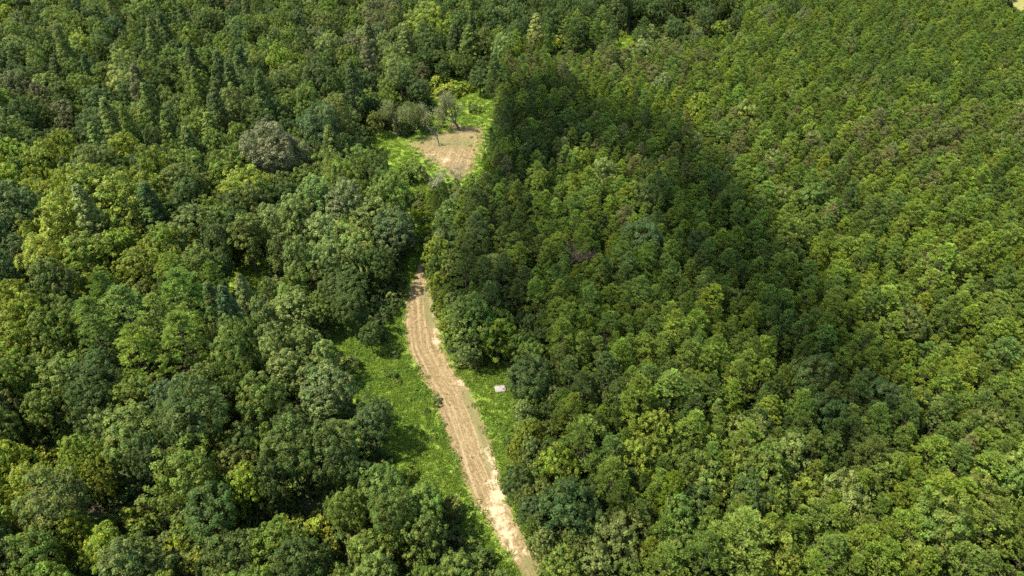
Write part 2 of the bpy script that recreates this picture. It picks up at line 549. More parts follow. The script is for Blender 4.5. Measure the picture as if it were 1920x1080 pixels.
# notable trees: crown centre px, crown width px, form, colour
NOTABLE = [
    (700, 755, 96, 'round', 'dark green'), (607, 722, 112, 'glossy', 'silvery green'), (540, 835, 112, 'round', 'mid green'), (622, 850, 116, 'round', 'dark green'),
    (362, 785, 135, 'round', 'dark green'), (350, 890, 140, 'round', 'mid green'), (452, 885, 84, 'loose', 'bright yellow green'), (420, 1015, 122, 'round', 'dark green'),
    (245, 1060, 130, 'loose', 'olive green'), (160, 1000, 70, 'loose', 'bright yellow green'), (60, 900, 90, 'loose', 'yellow green'), (18, 860, 80, 'loose', 'bright yellow green'),
    (720, 905, 96, 'round', 'mid green'), (795, 880, 62, 'loose', 'yellow green'), (735, 960, 90, 'round', 'mid green'), (690, 1010, 100, 'loose', 'mid green'), (855, 1045, 110, 'loose', 'mid green'),
    (640, 930, 80, 'round', 'mid green'), (790, 985, 95, 'loose', 'mid green'), (700, 1065, 90, 'round', 'pale green'),
    (485, 745, 95, 'loose', 'olive green'), (440, 665, 92, 'round', 'mid green'), (250, 720, 100, 'loose', 'mid green'), (160, 730, 90, 'round', 'dark green'), (90, 740, 90, 'loose', 'mid green'),
    (575, 600, 80, 'loose', 'pale green'), (540, 560, 88, 'loose', 'pale green'), (488, 535, 60, 'pointed', 'pale green'), (600, 640, 64, 'loose', 'pale green'), (500, 622, 80, 'loose', 'pale green'),
    (690, 555, 100, 'round', 'dark green'), (722, 580, 66, 'round', 'dark green'), (640, 505, 92, 'round', 'dark green'), (740, 420, 92, 'round', 'blue green'), (700, 395, 84, 'round', 'pale green'),
    (645, 385, 84, 'glossy', 'silvery green'), (590, 375, 80, 'loose', 'pale green'), (665, 445, 90, 'round', 'pale green'), (720, 470, 80, 'round', 'dark green'), (545, 500, 60, 'loose', 'mid green'),
    (480, 435, 90, 'loose', 'olive green'), (365, 425, 120, 'loose', 'olive green'), (235, 395, 120, 'loose', 'yellow green'), (125, 420, 90, 'loose', 'bright yellow green'), (180, 372, 96, 'loose', 'yellow green'),
    (285, 370, 80, 'loose', 'yellow green'), (160, 475, 100, 'loose', 'yellow green'), (215, 455, 90, 'loose', 'yellow green'), (310, 455, 70, 'loose', 'yellow green'),
    (40, 400, 90, 'loose', 'blue green'), (30, 470, 80, 'loose', 'blue green'), (20, 545, 80, 'loose', 'yellow green'),
    (300, 600, 105, 'pine', 'olive green'), (235, 575, 95, 'pine', 'olive green'), (345, 555, 90, 'pine', 'olive green'), (345, 640, 95, 'pine', 'olive green'), (260, 650, 90, 'pine', 'yellow green'),
    (95, 620, 90, 'loose', 'mid green'), (170, 590, 80, 'pine', 'olive green'), (432, 590, 60, 'pointed', 'blue green'), (400, 570, 50, 'pointed', 'dark green'), (330, 515, 80, 'pine', 'olive green'),
    (520, 300, 110, 'round', 'brownish'), (620, 310, 80, 'round', 'mid green'), (605, 250, 84, 'round', 'blue green'), (465, 345, 90, 'round', 'yellow green'), (420, 350, 60, 'loose', 'yellow green'),
    (210, 235, 46, 'pointed', 'yellow green'), (315, 240, 42, 'pointed', 'mid green'), (268, 215, 34, 'pointed', 'mid green'), (245, 250, 40, 'pointed', 'yellow green'), (395, 240, 50, 'pointed', 'mid green'), (180, 260, 42, 'pointed', 'mid green'),
    (120, 210, 62, 'loose', 'brownish'), (25, 165, 60, 'loose', 'brownish'), (15, 112, 70, 'round', 'dark green'), (150, 160, 60, 'round', 'mid green'),
    (800, 45, 88, 'round', 'yellow green'), (230, 160, 66, 'round', 'pale green'), (380, 118, 40, 'round', 'yellow green'), (500, 190, 66, 'round', 'dark green'), (560, 145, 50, 'round', 'mid green'),
    (575, 190, 60, 'round', 'mid green'), (120, 45, 70, 'round', 'mid green'), (270, 30, 70, 'round', 'mid green'), (440, 15, 40, 'loose', 'brownish'), (720, 60, 50, 'loose', 'brownish'), (690, 80, 46, 'loose', 'brownish'),
    (1440, 30, 44, 'glossy', 'silvery green'), (1507, 38, 38, 'glossy', 'silvery green'), (1293, 55, 34, 'glossy', 'silvery green'), (1700, 58, 36, 'glossy', 'silvery green'), (1395, 70, 36, 'round', 'pale green'),
    (945, 92, 48, 'round', 'pale green'), (975, 108, 44, 'round', 'mid green'), (1005, 70, 48, 'pointed', 'yellow green'), (880, 80, 46, 'pointed', 'mid green'), (915, 130, 46, 'pointed', 'dark green'),
    (1085, 52, 56, 'round', 'dark green'), (1130, 58, 46, 'pine', 'dark green'), (1190, 48, 44, 'pine', 'dark green'), (1040, 30, 54, 'round', 'dark green'), (1250, 40, 50, 'round', 'dark green'), (1310, 25, 50, 'round', 'dark green'), (1370, 25, 46, 'round', 'dark green'),
    (690, 170, 60, 'round', 'mid green'), (665, 205, 50, 'loose', 'olive green'), (715, 195, 44, 'loose', 'olive green'), (780, 145, 52, 'round', 'dark green'), (655, 150, 50, 'round', 'dark green'),
    (1212, 450, 92, 'round', 'blue green'), (880, 585, 100, 'loose', 'mid green'), (850, 430, 80, 'round', 'dark green'), (895, 650, 100, 'loose', 'mid green'), (985, 690, 100, 'round', 'dark green'),
    (1065, 930, 120, 'loose', 'dark green'), (1165, 985, 130, 'loose', 'olive green'), (1275, 960, 90, 'loose', 'mid green'), (1410, 810, 100, 'round', 'olive green'), (1555, 775, 90, 'round', 'dark green'),
    (1430, 890, 110, 'loose', 'mid green'), (1335, 880, 95, 'loose', 'mid green'), (1530, 700, 90, 'round', 'dark green'), (1230, 800, 90, 'loose', 'yellow green'), (1200, 850, 90, 'loose', 'yellow green'),
    (1890, 875, 90, 'round', 'pale green'), (1285, 1010, 90, 'loose', 'mid green'), (1660, 730, 110, 'round', 'dark green'), (1350, 745, 40, 'pointed', 'yellow green'),
    (1295, 860, 80, 'round', 'mid green'), (1580, 1000, 80, 'loose', 'mid green'), (840, 380, 60, 'loose', 'mid green'), (880, 350, 56, 'loose', 'mid green'), (930, 480, 80, 'round', 'olive green'),
]
ZONES = [(150, 430, 100, 80, 'bright yellow green', 0.45),  # px, py, rx, ry, colour, share
    (180, 430, 190, 110, 'yellow green', 0.75), (60, 900, 130, 130, 'yellow green', 0.6), (120, 1020, 120, 90, 'yellow green', 0.6), (20, 560, 90, 90, 'yellow green', 0.5),
    (600, 420, 130, 90, 'pale green', 0.55), (560, 600, 110, 80, 'pale green', 0.6), (700, 520, 110, 100, 'dark green', 0.7), (30, 430, 90, 90, 'blue green', 0.6),
    (30, 340, 100, 60, 'yellow green', 0.5), (520, 230, 180, 90, 'dark green', 0.5), (1200, 30, 250, 40, 'dark green', 0.8), (900, 60, 160, 90, 'dark green', 0.4),
    (40, 110, 90, 60, 'dark green', 0.5), (680, 90, 120, 90, 'brownish', 0.22), (150, 320, 120, 60, 'yellow green', 0.4), (700, 250, 110, 80, 'olive green', 0.5),
    (620, 800, 160, 120, 'dark green', 0.5), (350, 860, 130, 150, 'dark green', 0.5), (780, 960, 130, 130, 'mid green', 0.7), (300, 590, 160, 130, 'olive green', 0.6),
    (450, 700, 110, 100, 'mid green', 0.5),
]


def left_colour(px, py):
    for zx, zy, rx, ry, c, p in ZONES:
        if ((px - zx) / rx) ** 2 + ((py - zy) / ry) ** 2 < 1 and random.random() < p: return c
    return random.choices(['dark green', 'mid green', 'blue green', 'olive green', 'pale green', 'yellow green', 'brownish'], [30, 40, 8, 10, 6, 5, 1.5])[0]


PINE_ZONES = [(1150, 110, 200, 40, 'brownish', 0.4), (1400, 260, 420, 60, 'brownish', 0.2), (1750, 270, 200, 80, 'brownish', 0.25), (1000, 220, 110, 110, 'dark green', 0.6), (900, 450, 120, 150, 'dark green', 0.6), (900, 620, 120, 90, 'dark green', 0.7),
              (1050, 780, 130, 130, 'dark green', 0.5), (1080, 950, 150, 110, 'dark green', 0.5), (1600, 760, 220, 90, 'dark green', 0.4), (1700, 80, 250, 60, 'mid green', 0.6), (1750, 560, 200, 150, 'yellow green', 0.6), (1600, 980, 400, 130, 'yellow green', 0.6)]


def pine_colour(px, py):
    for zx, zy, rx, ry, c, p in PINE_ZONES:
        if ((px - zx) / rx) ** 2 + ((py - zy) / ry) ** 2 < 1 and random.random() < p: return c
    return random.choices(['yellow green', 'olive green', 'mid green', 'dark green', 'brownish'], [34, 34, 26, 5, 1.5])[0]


HZ = lambda s: 0.45 + 0.55 * s if s < 1 else 0.7 + 0.3 * s
PL = []            # every plant: dict
CELL = 8.0
GRID = {}


# open ground in world space (no trees)
T_L, T_R = gpoly(TRACK_L), gpoly(TRACK_R)
TRACK_W = np.r_[T_L, T_R[::-1]]
MEADOW_W = gpoly([(792, 462), (805, 520), (826, 600), (838, 660), (865, 690), (945, 670), (975, 720), (975, 800), (960, 860), (975, 920), (1010, 985), (1060, 1050), (1120, 1150), (940, 1150), (900, 1040), (850, 985), (800, 930), (740, 880), (700, 820), (660, 760), (600, 700), (600, 600), (690, 610), (745, 590), (748, 540), (765, 480)])
CLEAR_W = gpoly([(690, 225), (735, 250), (763, 262), (815, 215), (800, 150), (860, 145), (945, 185), (925, 240), (915, 320), (890, 350), (800, 375), (740, 345), (695, 275)])
DIRT_W = gpoly([(763, 268), (800, 257), (838, 246), (845, 228), (880, 240), (906, 234), (899, 290), (892, 315), (868, 336), (846, 336), (826, 316), (795, 295)])



def near(x, y, rad):
    k = int(math.ceil(rad / CELL))
    cx, cyy = int(x // CELL), int(y // CELL)
    for i in range(cx - k, cx + k + 1):
        for j in range(cyy - k, cyy + k + 1):
            yield from GRID.get((i, j), ())


def put(x, y, form, R, colour, hs=None, lean=0.0):
    if form != 'shrub':
        sx, sy, _ = unproject(*SLAB_PX)
        dd = math.hypot(x - sx, y - sy)
        if dd < 6 and x < sx + 5.5: x, y = float(sx + 5.6), float(y + 1.5)
    if form == 'pointed' and 'yellow' in colour: colour = random.choice(['mid green', 'pale green'])
    v = random.randrange(len(FORMS[form]))
    fm = FORMS[form][v]
    s = R / fm['R']
    hz = hs if hs else HZ(s) * (random.uniform(0.82, 1.02) if form == 'pine' else random.uniform(0.84, 1.16)) if form != 'shrub' else s * random.uniform(0.8, 1.2)
    if form in ('round', 'loose', 'glossy') and hs is None:
        de = max(float(poly_dist(np.array(x), np.array(y), q)) for q in (MEADOW_W, CLEAR_W))
        if de > -7: hz *= 0.8
    p = dict(x=x, y=y, z=float(terrain(x, y)), form=form, v=v, R=R, s=s, hz=hz, rot=random.uniform(0, 6.28), colour=colour, H=fm['H'] * hz, zb=fm['zb'] * hz)
    PL.append(p)
    GRID.setdefault((int(x // CELL), int(y // CELL)), []).append(p)
    return p


def clear_of(x, y, R, k):
    if poly_dist(np.array(x), np.array(y), NO_TALL) > -R * 0.6: return False
    for p in near(x, y, R + 8):
        if math.hypot(p['x'] - x, p['y'] - y) < k * (R + p['R']): return False
    return True


for px, py, w, form, col in NOTABLE:
    fm = FORMS[form][0]
    zmid = {'round': 11, 'glossy': 11, 'loose': 11, 'pointed': 12.5, 'pine': 12}[form]
    x, y, z = unproject(px, py, zmid)
    x, y = float(x), float(y)
    d = project(x, y, zmid)[2]
    R = float(w / 2 * d / F)
    for sh in range(10):
        hzz = HZ(R / fm['R'])
        if not hides_open_ground(x, y, terrain(x, y), R * 0.92, fm['H'] * hzz, fm['zb'] * hzz) and (sh > 4 or not shades_sunny_ground(x, y, 0, R, fm['H'] * hzz, fm['zb'] * hzz)): break
        x -= 0.35 if px < 800 else -0.35; R *= 0.97
    put(x, y, form, R, col)

# shrubs seen along the clearings
SHRUB_SPOTS = [(545, 690, 70, 'olive green'), (655, 684, 56, 'olive green'), (625, 690, 50, 'olive green'), (735, 700, 26, 'mid green'), (712, 628, 30, 'dark green'),
               (835, 178, 50, 'bright yellow green'), (860, 170, 40, 'yellow green'), (815, 170, 36, 'bright yellow green'), (880, 165, 30, 'yellow green'),
               (785, 330, 50, 'olive green'), (815, 352, 44, 'mid green'), (760, 335, 40, 'mid green'), (850, 355, 40, 'olive green'), (740, 235, 40, 'olive green'), (780, 232, 34, 'dark green'),
               (1345, 62, 46, 'yellow green'), (1320, 62, 40, 'pale green'), (1365, 58, 36, 'olive green'), (1060, 90, 40, 'pale green'), (1100, 88, 36, 'brownish'), (1040, 98, 34, 'yellow green'), (1215, 76, 40, 'olive green'), (1260, 72, 40, 'pale green'),
               (795, 410, 20, 'dark green'), (815, 748, 26, 'mid green'), (798, 764, 20, 'mid green'), (745, 708, 20, 'mid green'), (740, 660, 20, 'dark green'), (812, 812, 18, 'mid green'), (722, 655, 22, 'yellow green'), (600, 985, 60, 'yellow green'), (570, 1020, 60, 'yellow green'), (620, 1040, 60, 'olive green'), (550, 985, 50, 'yellow green'), (890, 205, 26, 'olive green'), (460, 560, 40, 'bright yellow green'),
               (505, 1000, 46, 'olive green'), (330, 1035, 60, 'yellow green'), (310, 1010, 46, 'olive green'), (365, 1060, 50, 'yellow green'), (245, 985, 60, 'yellow green'), (275, 960, 50, 'olive green'), (215, 975, 46, 'mid green')]
for px, py, w, col in SHRUB_SPOTS:
    x, y, _ = unproject(px, py, 1.2); d = project(x, y, 1.2)[2]
    put(float(x), float(y), 'shrub', float(w / 2 * d / F), col)

# the pine plantation: a jittered close grid; the mixed wood: larger crowns thrown at random
XMAX = lambda y: 0.80 * math.hypot(y, CAM_Z * 0.9) + 22
pts = []
for _ in range(34000):
    y = 34 + 386 * random.random() ** 0.8
    pts.append((random.uniform(-0.25 * XMAX(y), XMAX(y)), y))
pts = np.array(pts)
inp = poly_dist(pts[:, 0], pts[:, 1], PINE_WORLD)
for k in range(len(pts)):
    x, y = map(float, pts[k])
    if inp[k] < random.uniform(-2.0, 1.5): continue
    px, py, d = project(x, y, 12.0)
    big = random.random() < 0.055
    R = random.uniform(3.0, 4.6) if big else float(np.clip(random.gauss(2.6, 0.55), 1.6, 4.2) * (1 if k < 20000 else 0.75))
    form = random.choice(['round', 'loose', 'loose']) if big else 'pine'
    if form == 'pine' and py > 400 and poly_dist(np.array(x), np.array(y), MEADOW_W) > -6: form = 'loose'
    if not clear_of(x, y, R, 0.5 if form == 'pine' else 0.48): continue
    fm = FORMS[form][0]; hz = HZ(R / fm['R'])
    if hides_open_ground(x, y, terrain(x, y), R * 0.9, fm['H'] * hz, fm['zb'] * hz): continue
    if shades_sunny_ground(x, y, 0, R, fm['H'] * hz, fm['zb'] * hz): continue
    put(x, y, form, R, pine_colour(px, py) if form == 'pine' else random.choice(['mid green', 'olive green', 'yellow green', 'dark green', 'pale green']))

for (tries, lo, hi, k) in ((900, 4.6, 6.0, 0.66), (5000, 3.4, 4.9, 0.64), (11000, 2.3, 3.6, 0.62)):
    for _ in range(tries):
        y = 34 + 386 * random.random() ** 0.8
        x = random.uniform(-XMAX(y), XMAX(y) * 0.7)
        if in_poly(np.array(x), np.array(y), PINE_WORLD) and hi > 3.5: continue
        R = random.uniform(lo, hi)
        if y > 230: R = min(R, 4.6)
        if not clear_of(x, y, R, k): continue
        px, py, d = project(x, y, 11.0)
        rp = random.random()
        form = 'round' if rp < 0.42 else 'loose' if rp < 0.96 else 'pointed'
        if 150 < px < 650 and 130 < py < 300 and random.random() < 0.1: form = 'pointed'
        if 180 < px < 420 and 480 < py < 700 and random.random() < 0.45: form = 'pine'
        if form in ('pointed', 'pine'): R = min(R, 3.6)
        fm = FORMS[form][0]; hz = HZ(R / fm['R'])
        if hides_open_ground(x, y, terrain(x, y), R * 0.92, fm['H'] * hz, fm['zb'] * hz): continue
        if shades_sunny_ground(x, y, 0, R, fm['H'] * hz, fm['zb'] * hz): continue
        put(x, y, form, R, left_colour(px, py))

# saplings and bushes in the canopy gaps
for _ in range(5000):
    y = 36 + 300 * random.random() ** 0.8
    x = random.uniform(-XMAX(y), XMAX(y))
    if any(math.hypot(o['x'] - x, o['y'] - y) < 0.92 * o['R'] + 0.5 for o in near(x, y, 8)): continue
    if max(float(poly_dist(np.array(x), np.array(y), g)) for g in (MEADOW_W, CLEAR_W, DIRT_W)) > -1: continue
    R = random.uniform(1.3, 2.8)
    if hides_open_ground(x, y, terrain(x, y), R * 0.9, 3.0 * R / 1.7, 0, False): continue
    px, py, d = project(x, y, 1.5)
    put(x, y, 'shrub', R, left_colour(px, py))

# low bushes and saplings fill the wood edges
EDGES = [(p, q) for poly, w in ((MEADOW_W, 1), (CLEAR_W, 1), (TRACK_W, 1)) for p, q in zip(poly, np.roll(poly, -1, 0))]
EW = [max(0.0, float(np.hypot(*(q - p)))) * (1 if 30 < p[1] < 330 else 0) for p, q in EDGES]
for _ in range(5000):
    p, q = random.choices(EDGES, EW)[0]
    t = random.random()
    x, y = (p + (q - p) * t + np.array([random.gauss(0, 4), random.gauss(0, 4)]))
    x, y = float(x), float(y)
    dm = max(float(poly_dist(np.array(x), np.array(y), g)) for g in (TRACK_W, CLEAR_W))
    if dm > -0.8 or poly_dist(np.array(x), np.array(y), MEADOW_W) > 0.8: continue
    R = random.uniform(0.9, 2.7)
    if any(o['form'] == 'shrub' and math.hypot(o['x'] - x, o['y'] - y) < 0.62 * (R + o['R']) for o in near(x, y, 5)): continue
    if hides_open_ground(x, y, terrain(x, y), R * 0.9, 3.0 * R / 1.7, 0, False): continue
    px, py, d = project(x, y, 1.5)
    put(x, y, 'shrub', R, left_colour(px, py))
for _ in range(60):     # loose thicket round the thin trees of the clearing
    i = random.randrange(len(NO_TALL)); w = rng.dirichlet(np.ones(len(NO_TALL)))
    x, y = map(float, w @ NO_TALL)
    R = random.uniform(1.0, 2.4)
    if poly_dist(np.array(x), np.array(y), DIRT_W) > -1.0: continue
    if any(math.hypot(o['x'] - x, o['y'] - y) < 0.75 * (R + o['R']) for o in near(x, y, 5) if o['form'] == 'shrub'): continue
    put(x, y, 'shrub', R, random.choice(['olive green', 'olive green', 'mid green', 'yellow green', 'pale green']))

print('plants', len(PL), {f: sum(p['form'] == f for p in PL) for f in FORMS})

# ------------------------------------------------------------------ ground sheets
def grid_mesh(name, xs, ys, mat, lift=0.0, dist=None, keep=-1.5, extra=None):
    X, Y = np.meshgrid(xs, ys)
    Z = terrain(X, Y) + lift
    nx, ny = len(xs), len(ys)
    v = np.stack([X.ravel(), Y.ravel(), Z.ravel()], 1)
    i = np.arange(nx * ny).reshape(ny, nx)
    f = np.stack([i[:-1, :-1], i[:-1, 1:], i[1:, 1:], i[1:, :-1]], -1).reshape(-1, 4)
    va = {}
    if dist is not None:
        dd = dist(X.ravel(), Y.ravel()); va['edge'] = dd
        f = f[(dd[f] > keep).any(1)]
        used = np.unique(f); mp = np.full(len(v), -1); mp[used] = np.arange(len(used))
        v = v[used]; f = mp[f]; va = {'edge': dd[used]}
    if extra: va.update(extra(v[:, 0], v[:, 1]))
    me = mesh_from(name, v, f, [mat], vattrs=va)
    me.polygons.foreach_set('use_smooth', np.ones(len(f), bool))
    return obj(name, me)


def gcoords():
    fine = np.arange(-300, 301, 2.5)
    far = np.array([340, 420, 600, 900, 1500, 2600, 4500.0])
    return np.r_[-far[::-1], fine, far]


t = NT('forest_floor')
pos = t.n('ShaderNodeNewGeometry').outputs['Position']
c = t.mix(t.ramp(t.noise(0.35, pos, 6), 0.35, 0.65), (0.045, 0.035, 0.02), (0.04, 0.06, 0.018))
c = t.mix(t.ramp(t.noise(3.0, pos, 4), 0.5, 0.7), c, (0.085, 0.065, 0.04))
M_FLOOR = t.done(t.n('ShaderNodeBsdfPrincipled', {'Base Color': c, 'Roughness': 1.0, 'Specular IOR Level': 0.1}).outputs[0])
gx = gcoords()
tag(grid_mesh('ground', gx, gx + 150, M_FLOOR), kind='structure')


def edged(t, shader, jag=1.2, scale=1.4):
    """ragged outline: the sheet gives way to what lies below it"""
    pos = t.n('ShaderNodeNewGeometry').outputs['Position']
    e = t.attr('edge')
    nz = t.math('MULTIPLY', t.math('SUBTRACT', t.noise(scale, pos, 5, 0.7), 0.5), jag * 2)
    a = t.ramp(t.math('ADD', e, nz), -0.1, 0.12)
    return t.n('ShaderNodeMixShader', {0: a, 1: t.n('ShaderNodeBsdfTransparent').outputs[0], 2: shader}).outputs[0]


t = NT('meadow_ground')
pos = t.n('ShaderNodeNewGeometry').outputs['Position']
c = t.mix(t.ramp(t.noise(0.5, pos, 6), 0.35, 0.65), (0.135, 0.20, 0.026), (0.175, 0.238, 0.034))
c = t.mix(t.ramp(t.noise(5.0, pos, 4), 0.52, 0.7), c, (0.11, 0.15, 0.02))
M_MEADOW = t.done(edged(t, t.n('ShaderNodeBsdfPrincipled', {'Base Color': c, 'Roughness': 1.0, 'Specular IOR Level': 0.1}).outputs[0]))


def bbox(poly, step, m=2.5):
    a, b = poly.min(0) - m, poly.max(0) + m
    return np.arange(a[0], b[0], step), np.arange(a[1], b[1], step)


def sheet(name, poly, mat, step, lift, extra=None, kind='structure'):
    xs, ys = bbox(poly, step)
    return tag(grid_mesh(name, xs, ys, mat, lift, lambda x, y: poly_dist(x, y, poly), extra=extra), kind=kind)


sheet('meadow', MEADOW_W, M_MEADOW, 0.8, 0.03)
sheet('meadow', CLEAR_W, M_MEADOW, 0.8, 0.03)
SPOT_W = [gpoly(s) for s in ([(772, 385), (808, 390), (812, 440), (775, 440)], [(425, 505), (510, 480), (490, 570), (430, 580)], [(1120, 62), (1200, 60), (1200, 95), (1120, 95)], [(755, 490), (805, 490), (815, 440), (845, 350), (790, 340), (760, 400)])]
for s in SPOT_W: sheet('meadow', s, M_MEADOW, 0.8, 0.03)

# worn dirt: along / across coordinates run with the mower and tyre lines
CENT = (T_L[:, :] + T_R[:len(T_L), :]) / 2
cs_ = np.r_[0, np.cumsum(np.hypot(*np.diff(CENT, axis=0).T))]


def track_coords(x, y):
    best = np.full(len(x), 1e9); al = np.zeros(len(x)); ac = np.zeros(len(x))
    for i in range(len(CENT) - 1):
        a, b = CENT[i], CENT[i + 1]; ab = b - a; L = math.hypot(*ab)
        tt = np.clip(((x - a[0]) * ab[0] + (y - a[1]) * ab[1]) / L ** 2, 0, 1)
        dx, dy = x - a[0] - tt * ab[0], y - a[1] - tt * ab[1]
        d = np.hypot(dx, dy); s = np.sign(dx * ab[1] - dy * ab[0])
        m = d < best
        best[m] = d[m]; al[m] = cs_[i] + tt[m] * L; ac[m] = -(s * d)[m]
    def spots(lst):
        v = np.zeros(len(x))
        for px, py, r, w in lst:
            sx, sy, _ = unproject(px, py)
            v = np.maximum(v, w * np.exp(-(((x - sx) ** 2 + (y - sy) ** 2) / r ** 2)))
        return v
    pale = spots([(820, 620, 1.3, 1), (818, 640, 1.5, 1), (800, 530, 1.2, .9), (805, 560, 1.3, .8), (790, 520, 1.2, .7), (828, 660, 1.2, .8), (868, 716, 1.7, 1), (850, 722, 1.3, .7), (915, 845, 1.4, 1), (925, 865, 1.3, 1), (925, 905, 1.8, 1), (935, 930, 2.0, 1.1), (930, 955, 2.2, 1.1), (940, 980, 2.0, 1),
                  (950, 1000, 1.9, 1), (935, 1015, 1.6, .9), (960, 1030, 1.6, .9), (985, 1035, 1.3, .8), (905, 960, 1.6, .8), (915, 985, 1.3, .8), (893, 945, 1.2, .6)])
    green = spots([(806, 590, 2.0, .9), (800, 560, 1.8, .8), (816, 610, 1.6, .7), (880, 745, 1.8, .7), (893, 785, 1.7, .8), (905, 820, 1.6, .7), (868, 738, 1.3, .4), (985, 1000, 1.6, .9), (1000, 1060, 2.2, 1.1), (970, 965, 1.3, .9), (1020, 1090, 2.4, 1.1), (995, 1085, 2.2, 1.)])
    def line(ptl, r, w):
        q = gpoly(ptl); d = np.full(len(x), 1e9)
        for a, b in zip(q[:-1], q[1:]):
            ab = b - a; tt = np.clip(((x - a[0]) * ab[0] + (y - a[1]) * ab[1]) / (ab @ ab), 0, 1)
            d = np.minimum(d, np.hypot(x - a[0] - tt * ab[0], y - a[1] - tt * ab[1]))
        return w * np.exp(-(d / r) ** 2)
    green = np.maximum(green, line([(797, 545), (803, 580), (812, 612)], 1.0, 0.85))
    green = np.maximum(green, line([(872, 735), (885, 770), (900, 810), (912, 850), (918, 880)], 0.75, 0.95))
    pale = np.maximum(pale, line([(918, 850), (930, 890), (935, 930), (945, 970), (955, 1010), (968, 1050)], 0.9, 0.85))
    pale = np.maximum(pale, line([(789, 505), (798, 530), (808, 570), (820, 620)], 0.5, 0.6))
    return {'along': al, 'across': ac, 'pale': pale, 'green': green}


def dirt_material(name, jag, rut=0.6, scale=1.6):
    t = NT(name)
    pos = t.n('ShaderNodeNewGeometry').outputs['Position']
    al, ac = t.attr('along'), t.attr('across')
    wob = t.math('MULTIPLY', t.math('SUBTRACT', t.noise(0.25, pos, 3), 0.5), 1.6)
    acw = t.math('ADD', ac, wob)
    v = t.n('ShaderNodeCombineXYZ', {0: t.math('MULTIPLY', acw, 1.7), 1: t.math('MULTIPLY', al, 0.12), 2: 0.0}).outputs[0]
    v2 = t.n('ShaderNodeCombineXYZ', {0: t.math('MULTIPLY', acw, 4.5), 1: t.math('MULTIPLY', al, 0.5), 2: 3.0}).outputs[0]
    s1, s2 = t.noise(1.0, v, 4, 0.65), t.noise(1.0, v2, 5, 0.7)
    v3 = t.n('ShaderNodeCombineXYZ', {0: t.math('MULTIPLY', t.math('ADD', ac, t.math('MULTIPLY', wob, 0.3)), 2.2), 1: t.math('MULTIPLY', al, 0.025), 2: 9.0}).outputs[0]
    s3 = t.noise(1.0, v3, 3, 0.6)
    fine = t.noise(2.4, pos, 6, 0.75)
    c = t.mix(t.ramp(s1, 0.42, 0.58), (0.16, 0.109, 0.047), (0.24, 0.175, 0.082))
    c = t.mix(t.ramp(s2, 0.47, 0.6), c, (0.275, 0.205, 0.10))
    c = t.mix(t.math('MULTIPLY', t.ramp(fine, 0.45, 0.62), 0.9), c, (0.12, 0.078, 0.034))
    c = t.mix(t.math('MULTIPLY', t.ramp(t.noise(1.1, pos, 6, 0.7), 0.55, 0.68), 0.5), c, (0.14, 0.12, 0.045))
    c = t.mix(t.math('MULTIPLY', t.ramp(s3, 0.54, 0.64), rut), c, (0.10, 0.068, 0.032))
    c = t.mix(t.math('MULTIPLY', t.ramp(s3, 0.47, 0.37), rut), c, (0.36, 0.283, 0.155))
    g = t.ramp(t.math('ADD', t.attr('green'), t.math('MULTIPLY', t.math('SUBTRACT', t.noise(1.6, v2, 5, 0.7), 0.5), 1.3)), 0.35, 0.65)
    c = t.mix(t.math('MULTIPLY', g, 0.7), c, (0.13, 0.125, 0.045))
    p = t.ramp(t.math('ADD', t.attr('pale'), t.math('MULTIPLY', t.math('SUBTRACT', t.noise(1.3, pos, 6, 0.8), 0.5), 2.6)), 0.6, 0.95)
    c = t.mix(t.math('MULTIPLY', p, 0.85), c, (0.42, 0.33, 0.20))
    bump = t.n('ShaderNodeBump', {'Height': t.math('ADD', fine, s2), 'Strength': 0.8, 'Distance': 0.15}).outputs[0]
    sh = t.n('ShaderNodeBsdfPrincipled', {'Base Color': c, 'Roughness': 0.95, 'Specular IOR Level': 0.15, 'Normal': bump}).outputs[0]
    return t.done(edged(t, sh, jag, scale))


M_DIRT = dirt_material('dry_dirt', 1.9, 0.38)
sheet('dirt_track', TRACK_W, M_DIRT, 0.35, 0.06, track_coords)


def clearing_coords(x, y):
    ax, ay, _ = unproject(858, 334); bx, by, _ = unproject(895, 240)
    d = np.array([bx - ax, by - ay]); d /= np.linalg.norm(d)
    n = np.array([d[1], -d[0]])
    v = np.zeros(len(x)); g = np.zeros(len(x))
    for px, py, r, w in [(850, 320, 3.5, .75), (835, 300, 3.0, .8), (815, 288, 2.5, .7), (800, 290, 2.2, .5), (848, 285, 2.8, .55), (862, 300, 2.5, .5), (880, 255, 3, .4)]:
        sx, sy, _ = unproject(px, py); v = np.maximum(v, w * np.exp(-(((x - sx) ** 2 + (y - sy) ** 2) / r ** 2)))
    for px, py, r, w in [(835, 268, 6, .85), (865, 268, 6, .8), (800, 268, 6, .6), (805, 300, 4, .7), (850, 252, 4, .6), (890, 250, 4, .5), (780, 272, 4, .5)]:
        sx, sy, _ = unproject(px, py); g = np.maximum(g, w * np.exp(-(((x - sx) ** 2 + (y - sy) ** 2) / r ** 2)))
    return {'along': (x * d[0] + y * d[1]), 'across': (x * n[0] + y * n[1]), 'pale': v, 'green': g}


